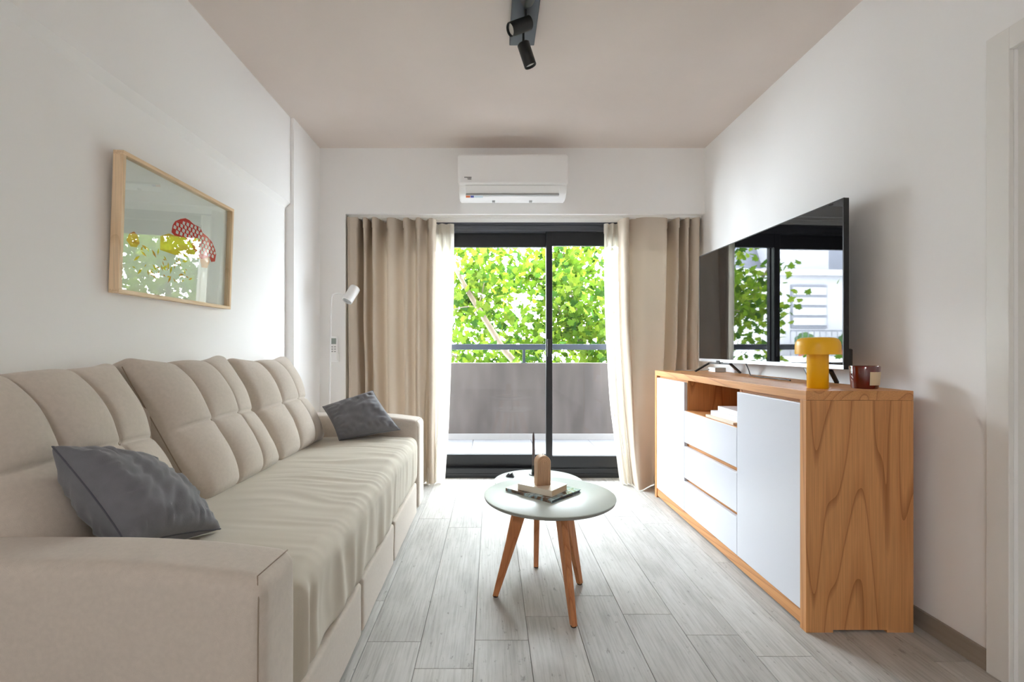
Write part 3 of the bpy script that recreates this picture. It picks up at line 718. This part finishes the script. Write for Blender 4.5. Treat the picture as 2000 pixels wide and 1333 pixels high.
# mushroom table lamp
ml = empty('mushroom_lamp', (1.245, 1.845, SH), 'yellow mushroom-shaped table lamp on the near end of the sideboard', 'lamp')
LM = Matrix.Translation((1.245, 1.845, SH))
t = bmesh.new(); lathe(t, [(0, 0), (0.033, 0), (0.0355, 0.003), (0.0355, 0.150), (0, 0.150)], LM, 48); obj('stem', t, 'yellow', ml, 40)
t = bmesh.new(); lathe(t, [(0.0715, 0.130), (0.0745, 0.130), (0.0745, 0.160), (0.0725, 0.175), (0.066, 0.187), (0.055, 0.1925), (0.03, 0.1945), (0, 0.195)]+[(0, 0.191), (0.054, 0.188), (0.068, 0.175), (0.0715, 0.160), (0.0715, 0.130)], LM, 56); obj('lamp_shade', t, 'yellow', ml, 40)
# candle in amber glass
cg = empty('glass_candle', (1.424, 1.845, SH), 'dark red glass candle with a cream label beside the yellow lamp', 'candle')
CM = Matrix.Translation((1.424, 1.845, SH))
t = bmesh.new(); lathe(t, [(0, 0), (0.041, 0), (0.043, 0.003), (0.0495, 0.083), (0.0485, 0.085), (0.0475, 0.083), (0.0425, 0.012), (0, 0.010)], CM, 48); obj('glass', t, 'amber_glass', cg, 40)
t = bmesh.new(); lathe(t, [(0, 0.066), (0.0455, 0.066), (0.0455, 0.068), (0, 0.068)], CM, 40); obj('wax', t, 'amber_wax', cg, 40)
t = bmesh.new(); tube(t, [(1.424, 1.845, SH+0.067), (1.425, 1.846, SH+0.077)], 0.0012, 6); obj('wick', t, 'ink', cg)
t = bmesh.new(); n = 18; rows = [[], []]
for k in range(n+1):
    th = math.radians(-108+92*k/n)
    for q, (rd, hh) in enumerate(((0.0450, 0.014), (0.0491, 0.064))):
        rows[q].append(t.verts.new(CM @ Vector(((rd+0.0008)*math.cos(th), (rd+0.0008)*math.sin(th), hh))))
for k in range(n): t.faces.new((rows[0][k], rows[0][k+1], rows[1][k+1], rows[1][k]))
obj('label', t, 'label_cream', cg, True)

# ================================================================ coffee tables
def coffee_table(c, r, ht, feet, label):
    c = Vector((c[0], c[1], 0)); tb = empty('coffee_table', c, label, 'table', 'round nesting coffee tables')
    t = bmesh.new(); lathe(t, [(0, ht-0.004), (r-0.001, ht-0.004), (r, ht-0.003), (r, ht-0.001), (r-0.002, ht), (0, ht)], Matrix.Translation(c), 96)
    top = obj('tabletop', t, 'tabletop', tb, 30)
    t = bmesh.new(); lathe(t, [(0, ht-0.018), (r-0.012, ht-0.018), (r-0.003, ht-0.012), (r, ht-0.0042), (0, ht-0.0042)], Matrix.Translation(c), 96)
    obj('edge_band', t, 'table_edge', top, 30)
    for fx, fy in feet:
        f = Vector((fx, fy, 0)); d = (f-c); hi = c+d*0.46; hi.z = ht-0.018; ax = (f-hi).normalized()
        rad = Vector((d.x, d.y, 0)).normalized(); tg = Vector((-rad.y, rad.x, 0)); bm = bmesh.new(); rows = []
        for q, a, b in ((0, 0.027, 0.014), (0.35, 0.024, 0.0135), (1, 0.0115, 0.0105)):
            p = hi+(f+Vector((0, 0, 0.006))-hi)*q
            rows.append([bm.verts.new(p+rad*a*sx+tg*b*sy) for sx, sy in ((1, .75), (.8, 1), (-.8, 1), (-1, .75), (-1, -.75), (-.8, -1), (.8, -1), (1, -.75))])
        for u, v in zip(rows, rows[1:]):
            for k in range(8): bm.faces.new((u[k], u[(k+1) % 8], v[(k+1) % 8], v[k]))
        bm.faces.new(rows[0]); bm.faces.new(rows[-1])
        leg = obj('leg', bm, 'beech', tb)
        t = bmesh.new(); lathe(t, [(0, 0), (0.010, 0), (0.011, 0.002), (0.011, 0.007), (0, 0.007)], Matrix.Translation(f), 16); obj('foot_pad', t, 'foot_pad', leg)
coffee_table((0.232, 1.943), 0.262, 0.431, ((0.300, 1.767), (0.017, 1.981), (0.380, 2.085)), 'larger pale round coffee table in front, holding the books and arch candle')
coffee_table((0.236, 2.440), 0.222, 0.350, ((0.207, 2.245), (0.092, 2.560), (0.408, 2.505)), 'smaller lower round coffee table behind, holding the thin taper candle')
# magazine, book and arch candle on the larger table
z = 0.4315
f = Vector((0.232, 1.823)); l = Vector((0.063, 1.986)); rr_ = Vector((0.359, 1.972)); cM = (l+rr_)/2; an = math.atan2((f-l).y, (f-l).x)
mg = book('magazine', place(cM.x, cM.y, z, an), 0.236, 0.196, 0.012, 'mag_photo', 'glossy picture magazine lying under the small book on the coffee table', 'magazine', pages='mag_dark', thick=0.002)
z2 = z+0.0125; cB = (Vector((0.11, 1.959))+Vector((0.305, 1.959)))/2
book('small_book', place(cB.x, cB.y+0.003, z2, math.atan2(-0.10, 0.126)), 0.161, 0.122, 0.024, 'book_cream', 'small cream book under the arch candle on the coffee table', 'book')
z3 = z2+0.0245
cd = empty('arch_candle', (0.205, 1.945, z3), 'beige ribbed arch-shaped candle standing on the small book', 'candle')
AM = place(0.205, 1.945, z3, math.radians(14))
def arch(hw, ht, n=20):
    return [(-hw, 0)]+[(-hw*math.cos(math.pi*k/n), ht-hw+hw*math.sin(math.pi*k/n)) for k in range(n+1)]+[(hw, 0)]
bm = bmesh.new(); extrude_poly(bm, [AM @ Vector((a, -0.0155, b)) for a, b in arch(0.0285, 0.121)], AM.to_3x3() @ Vector((0, 0.033, 0)))
bmesh.ops.bevel(bm, geom=[e for e in bm.edges if abs((e.verts[0].co-e.verts[1].co).dot(AM.to_3x3() @ Vector((0, 1, 0)))) < 1e-5], offset=0.0025, segments=2, affect='EDGES')
body = obj('body', bm, 'wax_beige', cd, 35)
for hw in (0.0262, 0.0197, 0.0132, 0.0067, 0.001):
    for yy in (-0.0172, 0.0192):
        t = bmesh.new(); pts = arch(hw, 0.121-(0.0285-hw)) if hw > 0.003 else [(0, 0.002), (0, 0.09)]
        tube(t, [AM @ Vector((a, yy, max(b, 0.003))) for a, b in pts], 0.0023, 8); obj('rib', t, 'wax_beige', body, True)
t = bmesh.new(); tube(t, [AM @ Vector((0, 0, 0.12)), AM @ Vector((0.001, 0, 0.127))], 0.001, 6); obj('wick', t, 'paper', body)
# taper candle in a flat black holder and the little black snuffer on the lower table
tc_ = empty('taper_candle', (0.222, 2.555, 0.35), 'tall thin taper candle in a flat black holder on the lower table', 'candle')
HM = Matrix.Translation((0.222, 2.555, 0.35))
t = bmesh.new(); lathe(t, [(0, 0), (0.024, 0), (0.025, 0.002), (0.024, 0.004), (0.010, 0.005), (0.009, 0.05), (0, 0.05)], HM, 32); obj('holder', t, 'black_metal', tc_, 40)
t = bmesh.new(); lathe(t, [(0, 0.045), (0.0085, 0.045), (0.0075, 0.12), (0.0055, 0.205), (0.003, 0.222), (0, 0.225)], HM, 20); obj('wax', t, 'wax_dark', tc_, 40)
sn = empty('folded_card', (0.093, 2.51, 0.35), 'small dark folded piece on the lower coffee table beside the taper candle', 'card')
t = bmesh.new(); extrude_poly(t, [(0.075, 2.50, 0.3505), (0.115, 2.49, 0.3505), (0.105, 2.505, 0.370)], (0.004, 0.02, 0)); obj('flap', t, 'plate_grey', sn)
t = bmesh.new(); extrude_poly(t, [(0.073, 2.515, 0.3505), (0.100, 2.508, 0.3505), (0.088, 2.515, 0.366)], (0.003, 0.02, 0)); obj('flap', t, 'grey_alu', sn)

# ================================================================ curtains
def curtain(name, top, bot, z1, z0, m, label, group, ripple=0.006, seed=0.0, power=1.3, amp=1.0):
    N, K = 150, 46; root = empty(name, (top[len(top)//2][0], top[len(top)//2][1], z1), label, 'curtain', group)
    if amp != 1.0: top = [(x, min(3.752, max(3.572, 3.655+(y-3.655)*amp))) for x, y in top]; bot = [(x, 3.655+(y-3.655)*amp if 3.56 < y else y) for x, y in bot]; bot = [(x, min(3.752, y)) for x, y in bot]
    a = catmull([(x, y, 0) for x, y in top], N); b = catmull([(x, y, 0) for x, y in bot], N)
    bm = bmesh.new(); g = []
    for k in range(K+1):
        q = k/K; e = q**power; row = []
        for i in range(N+1):
            p = a[i].lerp(b[i], e)
            zz = z1+(z0-z1)*q
            p = Vector((p.x+ripple*q*noise.noise(Vector((i*0.05, zz*2, seed))), p.y+ripple*noise.noise(Vector((i*0.07+9, zz*2.5, seed))), zz))
            if k == 0: p.z += 0.004*noise.noise(Vector((i*0.3, 0, seed)))
            if k == K: p.z = max(0.003, p.z)
            row.append(bm.verts.new(p))
        g.append(row)
    for k in range(K):
        for i in range(N): bm.faces.new((g[k][i], g[k][i+1], g[k+1][i+1], g[k+1][i]))
    o = obj('panel', bm, m, root, True)
    # heading tape sewn along the top hem, following the pleats
    t = bmesh.new(); prev = None
    for i in range(N+1):
        tgt = (a[min(i+1, N)]-a[max(i-1, 0)]).normalized(); nn = Vector((tgt.y, -tgt.x, 0))
        cur = [t.verts.new(Vector((a[i].x, a[i].y, zz))+nn*0.004+Vector((0, ripple*0, 0))) for zz in (z1+0.001, z1-0.075)]
        if prev: t.faces.new((prev[0], cur[0], cur[1], prev[1]))
        prev = cur
    obj('heading_tape', t, m, root, True)
    return root
GB, GS = 'beige lined curtains', 'white sheer curtains'
top = [(-1.068, 3.72), (-1.062, 3.60), (-1.045, 3.588), (-1.01, 3.592), (-0.995, 3.61), (-0.985, 3.70), (-0.968, 3.715), (-0.955, 3.62), (-0.93, 3.605), (-0.922, 3.70), (-0.90, 3.71), (-0.885, 3.61), (-0.855, 3.60), (-0.828, 3.68), (-0.80, 3.685), (-0.77, 3.61), (-0.72, 3.61), (-0.69, 3.655), (-0.662, 3.67), (-0.655, 3.62), (-0.625, 3.605), (-0.60, 3.65), (-0.575, 3.66), (-0.555, 3.61), (-0.535, 3.605), (-0.515, 3.65), (-0.49, 3.665), (-0.465, 3.62), (-0.44, 3.615), (-0.42, 3.65)]
curtain('curtain', top, [(x*0.98-0.03*max(0, x+0.7), y-0.01) for x, y in top], 1.985, 0.012, 'curtain_beige', 'beige pleated curtain hanging on the left side of the balcony door', GB, 0.012, 1.0, 1.3, 1.5)
top = [(-0.52, 3.735), (-0.49, 3.69), (-0.46, 3.73), (-0.43, 3.70), (-0.41, 3.735), (-0.38, 3.70), (-0.35, 3.73), (-0.32, 3.705), (-0.288, 3.715)]
bot = [(-0.545, 3.67), (-0.52, 3.60), (-0.50, 3.67), (-0.47, 3.58), (-0.45, 3.67), (-0.43, 3.60), (-0.40, 3.66), (-0.37, 3.62), (-0.345, 3.66)]
curtain('sheer_curtain', top, bot, 1.972, 0.006, 'curtain_sheer', 'white sheer curtain hanging at the inner edge of the left drape', GS, 0.016, 4.0, 2.0)
top = [(0.965, 3.68), (0.98, 3.615), (1.015, 3.60), (1.035, 3.645), (1.06, 3.625), (1.13, 3.588), (1.22, 3.59), (1.29, 3.605), (1.318, 3.64), (1.335, 3.72), (1.358, 3.71), (1.375, 3.61), (1.395, 3.61), (1.41, 3.71), (1.432, 3.71), (1.445, 3.61), (1.468, 3.61), (1.482, 3.68), (1.498, 3.612), (1.54, 3.60), (1.556, 3.70)]
bot = [(1.05, 3.62), (1.05, 3.54), (1.045, 3.47), (1.055, 3.445), (1.085, 3.455), (1.125, 3.51), (1.17, 3.56), (1.20, 3.60), (1.215, 3.64), (1.225, 3.70), (1.245, 3.70), (1.26, 3.60), (1.29, 3.60), (1.31, 3.70), (1.34, 3.70), (1.36, 3.61), (1.40, 3.61), (1.43, 3.68), (1.46, 3.62), (1.51, 3.61), (1.54, 3.69)]
curtain('curtain', top, bot, 1.985, 0.006, 'curtain_beige', 'beige pleated curtain hanging on the right behind the television', GB, 0.012, 8.0, 2.2, 1.35)
top = [(0.865, 3.715), (0.885, 3.695), (0.905, 3.73), (0.925, 3.69), (0.95, 3.725), (0.975, 3.695), (1.00, 3.735), (1.03, 3.70), (1.06, 3.735)]
bot = [(0.965, 3.63), (0.975, 3.585), (0.99, 3.64), (1.005, 3.565), (1.02, 3.635), (1.035, 3.57), (1.05, 3.65), (1.07, 3.64), (1.09, 3.67)]
curtain('sheer_curtain', top, bot, 1.972, 0.006, 'curtain_sheer', 'white sheer curtain hanging at the inner edge of the right drape', GS, 0.012, 12.0, 2.6)

# ================================================================ balcony
bal = struct('balcony_floor', B(-3.2, 3.4, YD+0.13, 5.24, -0.15, 0.045), 'concrete_light')
x = -3.2
while x < 3.3:
    for y0 in (YD+0.14, YD+0.745):
        obj('tile', B(x+0.002, x+0.6, y0, min(y0+0.6, 5.09), 0.045, 0.054, bev=0.001), 'balcony_tile', bal)
    x += 0.602
struct('balcony_ceiling', B(-3.2, 3.4, YD+0.13, 5.24, 2.56, 2.74), 'concrete_light')
par = empty('parapet', (0.1, 5.15, 0.05), 'grey board-marked concrete balcony parapet outside the glass door', 'parapet')
obj('wall', B(-3.2, 3.4, 5.095, 5.23, -0.6, 0.86, bev=0.004), 'concrete', par)
obj('skirting', B(-3.2, 3.4, 5.083, 5.095, 0.054, 0.116, bev=0.002), 'concrete_light', par)
rl = empty('handrail', (0.1, 5.14, 0.86), 'dark grey metal handrail on top of the concrete parapet', 'handrail')
obj('top_bar', B(-3.2, 3.4, 5.12, 5.16, 1.000, 1.060, bev=0.003), 'rail_paint', rl)
for xx in (-2.4, -1.03, 0.345, 1.72, 3.1):
    obj('post', B(xx-0.014, xx+0.014, 5.125, 5.155, 0.86, 1.0), 'rail_paint', rl)
    obj('post_base', B(xx-0.03, xx+0.03, 5.11, 5.17, 0.86, 0.866), 'rail_paint', rl)
# outer face of the house around the opening
bm = B(-3.4, FX0-0.2, YD, YD+0.13, -0.5, 4.5); box(bm, XR+0.16, 3.5, YD, YD+0.13, -0.5, 4.5); box(bm, FX0-0.25, XR+0.2, YD+0.02, YD+0.13, H+0.26, 4.5)
struct('wall_outside', bm, 'render_white')

# ================================================================ plane tree beyond the balcony
tree = empty('street_tree', (2.3, 7.6, -5), 'leafy green street tree filling the view beyond the balcony', 'tree')
def branch(pts, r0, r1, n=20, sides=9):
    P = catmull(pts, n); t = bmesh.new(); tube(t, P, [r0+(r1-r0)*k/n for k in range(n+1)], sides); obj('branch', t, 'bark', tree, True); return P
t = bmesh.new(); tube(t, catmull([(2.3, 7.6, -5), (2.25, 7.6, -3), (2.1, 7.55, -1.2), (1.9, 7.5, 0.0)], 24), [0.2-0.005*k for k in range(25)], 14); obj('trunk', t, 'bark', tree, True)
tips = []
tips += branch([(1.95, 7.4, -0.3), (0.9, 6.6, 0.35), (0.26, 6.2, 0.88), (0.0, 6.1, 1.25), (-0.18, 6.05, 1.54), (-0.31, 6.05, 1.76), (-0.49, 6.1, 2.12), (-0.7, 6.3, 2.8)], 0.05, 0.022, 32)
tips += branch([(-0.18, 6.05, 1.54), (-0.13, 6.05, 1.66), (-0.09, 6.0, 1.83)], 0.010, 0.005, 8, 6)
tips += branch([(-0.18, 6.05, 1.54), (-0.33, 6.0, 1.53), (-0.54, 5.95, 1.48)], 0.010, 0.005, 8, 6)
tips += branch([(1.9, 7.5, 0), (1.5, 7.4, 0.9), (1.2, 7.3, 1.3), (1.05, 7.25, 1.5), (0.9, 7.2, 1.85)], 0.045, 0.012)
tips += branch([(1.3, 7.3, 1.2), (1.25, 7.4, 1.8), (1.05, 7.5, 2.05), (0.6, 7.6, 2.1), (0.2, 7.5, 2.02)], 0.028, 0.010)
tips += branch([(1.05, 7.5, 2.05), (1.15, 7.5, 2.2), (1.12, 7.5, 2.5), (1.3, 7.5, 2.9)], 0.018, 0.008)
tips += branch([(1.9, 7.5, 0), (2.5, 7.7, 1.2), (2.9, 7.9, 2.4), (3.2, 8.0, 3.6)], 0.06, 0.02)
tips += branch([(0.9, 7.2, 0.4), (-0.6, 7.4, 0.9), (-1.5, 7.5, 1.6), (-2.0, 7.6, 2.3)], 0.035, 0.012)
def leaf_mesh(name, m, seed):
    r = random.Random(seed); bm = bmesh.new()
    lob = [(0, -0.5), (0.16, -0.34), (0.42, -0.40), (0.34, -0.16), (0.52, 0.06), (0.26, 0.14), (0.20, 0.30), (0, 0.56), (-0.20, 0.30), (-0.26, 0.14), (-0.52, 0.06), (-0.34, -0.16), (-0.42, -0.40), (-0.16, -0.34)]
    c = bm.verts.new((0, -0.02, 0.03)); vs2 = [bm.verts.new((x*r.uniform(.9, 1.1), y*r.uniform(.92, 1.08), -0.16*(x*x+y*y)*r.uniform(.3, 1.8))) for x, y in lob]
    for k in range(len(vs2)): bm.faces.new((c, vs2[k], vs2[(k+1) % len(vs2)]))
    me = bpy.data.meshes.new(name); bm.to_mesh(me); bm.free(); me.materials.append(MATS[m]); return me
LM3 = [leaf_mesh('leaf', m, i) for i, m in enumerate(('leaf_a', 'leaf_b', 'leaf_c', 'leaf_a'))]
rl_ = random.Random(21); leaves = []
clumps = []
for k in range(120):
    x = rl_.uniform(-2.7, 4.8); y = rl_.uniform(6.2, 8.4); zc = rl_.uniform(-0.9, 2.5)
    if x < -1.0 and rl_.random() < min(0.92, (-1.0-x)/0.9): continue
    clumps.append((x, y, zc, rl_.uniform(0.35, 0.7)))
for p in tips[::4]: clumps.append((p.x, p.y+rl_.uniform(-.3, .5), p.z+0.1, 0.4))
for cx, cy2, cz, cr in clumps:
    for k in range(int(300*cr)):
        p = Vector((cx, cy2, cz))+Vector((rl_.gauss(0, 1), rl_.gauss(0, 1), rl_.gauss(0, 0.8)))*cr*0.55
        if p.y < 5.75 or (p.y < 6.25 and rl_.random() < 0.6): continue
        leaves.append((p, rl_.uniform(0.07, 0.13), (rl_.gauss(0.9, 0.5), rl_.gauss(0, 0.5), rl_.uniform(0, 6.28)), rl_.choice((0, 0, 1, 2, 2, 3))))
def score(L):
    p, s = L[0], L[1]; sx = p.x/p.y; sz = (p.z-1.02)/p.y
    return s/p.y if (-0.083 < sx < 0.24 and -0.03 < sz < 0.205) else 0
leaves.sort(key=score, reverse=True)
for p, s, e, k in leaves[:300]:
    o = bpy.data.objects.new('leaf', LM3[k]); COL.objects.link(o); o.location = p; o.rotation_euler = e; o.scale = (s, s, s); put(o, tree)
verts, faces, mi = [], [], []
from mathutils import Euler
for p, s, e, k in leaves[300:]:
    R = Euler(e).to_matrix(); b0 = len(verts)
    for v in LM3[k].vertices: verts.append(p+R @ (v.co*s))
    for f_ in LM3[k].polygons: faces.append([b0+q for q in f_.vertices]); mi.append(k)
me = bpy.data.meshes.new('foliage'); me.from_pydata(verts, [], faces)
for m in ('leaf_a', 'leaf_b', 'leaf_c', 'leaf_a'): me.materials.append(MATS[m])
me.polygons.foreach_set('material_index', mi); me.update()
o = bpy.data.objects.new('foliage', me); COL.objects.link(o); put(o, tree); o['kind'] = 'stuff'

# ================================================================ apartment house across the street (seen in the television's reflection)
BX, BY = -9.3, 16.0
bd = empty('apartment_building', (BX, BY, -6), 'pale apartment building with attic window and balcony, mirrored in the television', 'building')
obj('wall', B(BX-3.5, BX+3.0, BY, BY+6, -8, 3.6), 'render_white', bd)
obj('attic', prof_solid(BX-3.2, BX+2.2, [(BY+1.0, 3.6), (BY+1.8, 5.4), (BY+6, 5.4), (BY+6, 3.6)]), 'roof_slate', bd)
obj('cornice', B(BX-3.6, BX+3.1, BY-0.25, BY+0.3, 3.5, 3.7), 'render_white', bd)
for i, (x, z0_) in enumerate(((BX+0.2, 1.7), (BX-2.2, 1.7), (BX+0.2, -1.5), (BX-2.2, -1.5))):
    wn = obj('window', B(x-0.65, x+0.65, BY-0.05, BY+0.02, z0_, z0_+1.5), 'shutter', bd)
    for k in range(4): obj('shutter_slat', B(x-0.6, x+0.6, BY-0.08, BY-0.04, z0_+0.1+k*0.35, z0_+0.36+k*0.35), 'render_white', wn)
obj('dormer', B(BX-0.7, BX+1.1, BY+0.2, BY+2, 3.7, 5.0), 'render_white', bd)
obj('balcony_slab', B(BX-3.4, BX+1.6, BY-1.1, BY, 0.55, 0.75), 'render_white', bd)
t = bmesh.new(); box(t, BX-3.4, BX+1.6, BY-1.08, BY-1.04, 1.55, 1.6)
for k in range(26): box(t, BX-3.4+k*0.2, BX-3.385+k*0.2, BY-1.07, BY-1.05, 0.75, 1.55)
obj('balcony_railing', t, 'grey_alu', bd)
for k, x in enumerate((BX-0.6, BX+0.9)):
    pl_ = empty('potted_plant', (x, BY-0.7, 0.75), ('potted plant on the far building balcony, left of the pair', 'potted plant on the far building balcony, right of the pair')[k], 'plant', 'potted plants across the street')
    t = bmesh.new(); lathe(t, [(0, 0), (0.14, 0), (0.2, 0.35), (0, 0.33)], Matrix.Translation((x, BY-0.7, 0.75)), 16); obj('pot', t, 'plant_pot', pl_)
    t = bmesh.new(); bmesh.ops.create_icosphere(t, subdivisions=3, radius=0.24)
    for v in t.verts: v.co = Vector((x, BY-0.7, 1.28))+v.co*(1+0.5*noise.noise(v.co*6))
    obj('foliage', t, 'hedge', pl_)
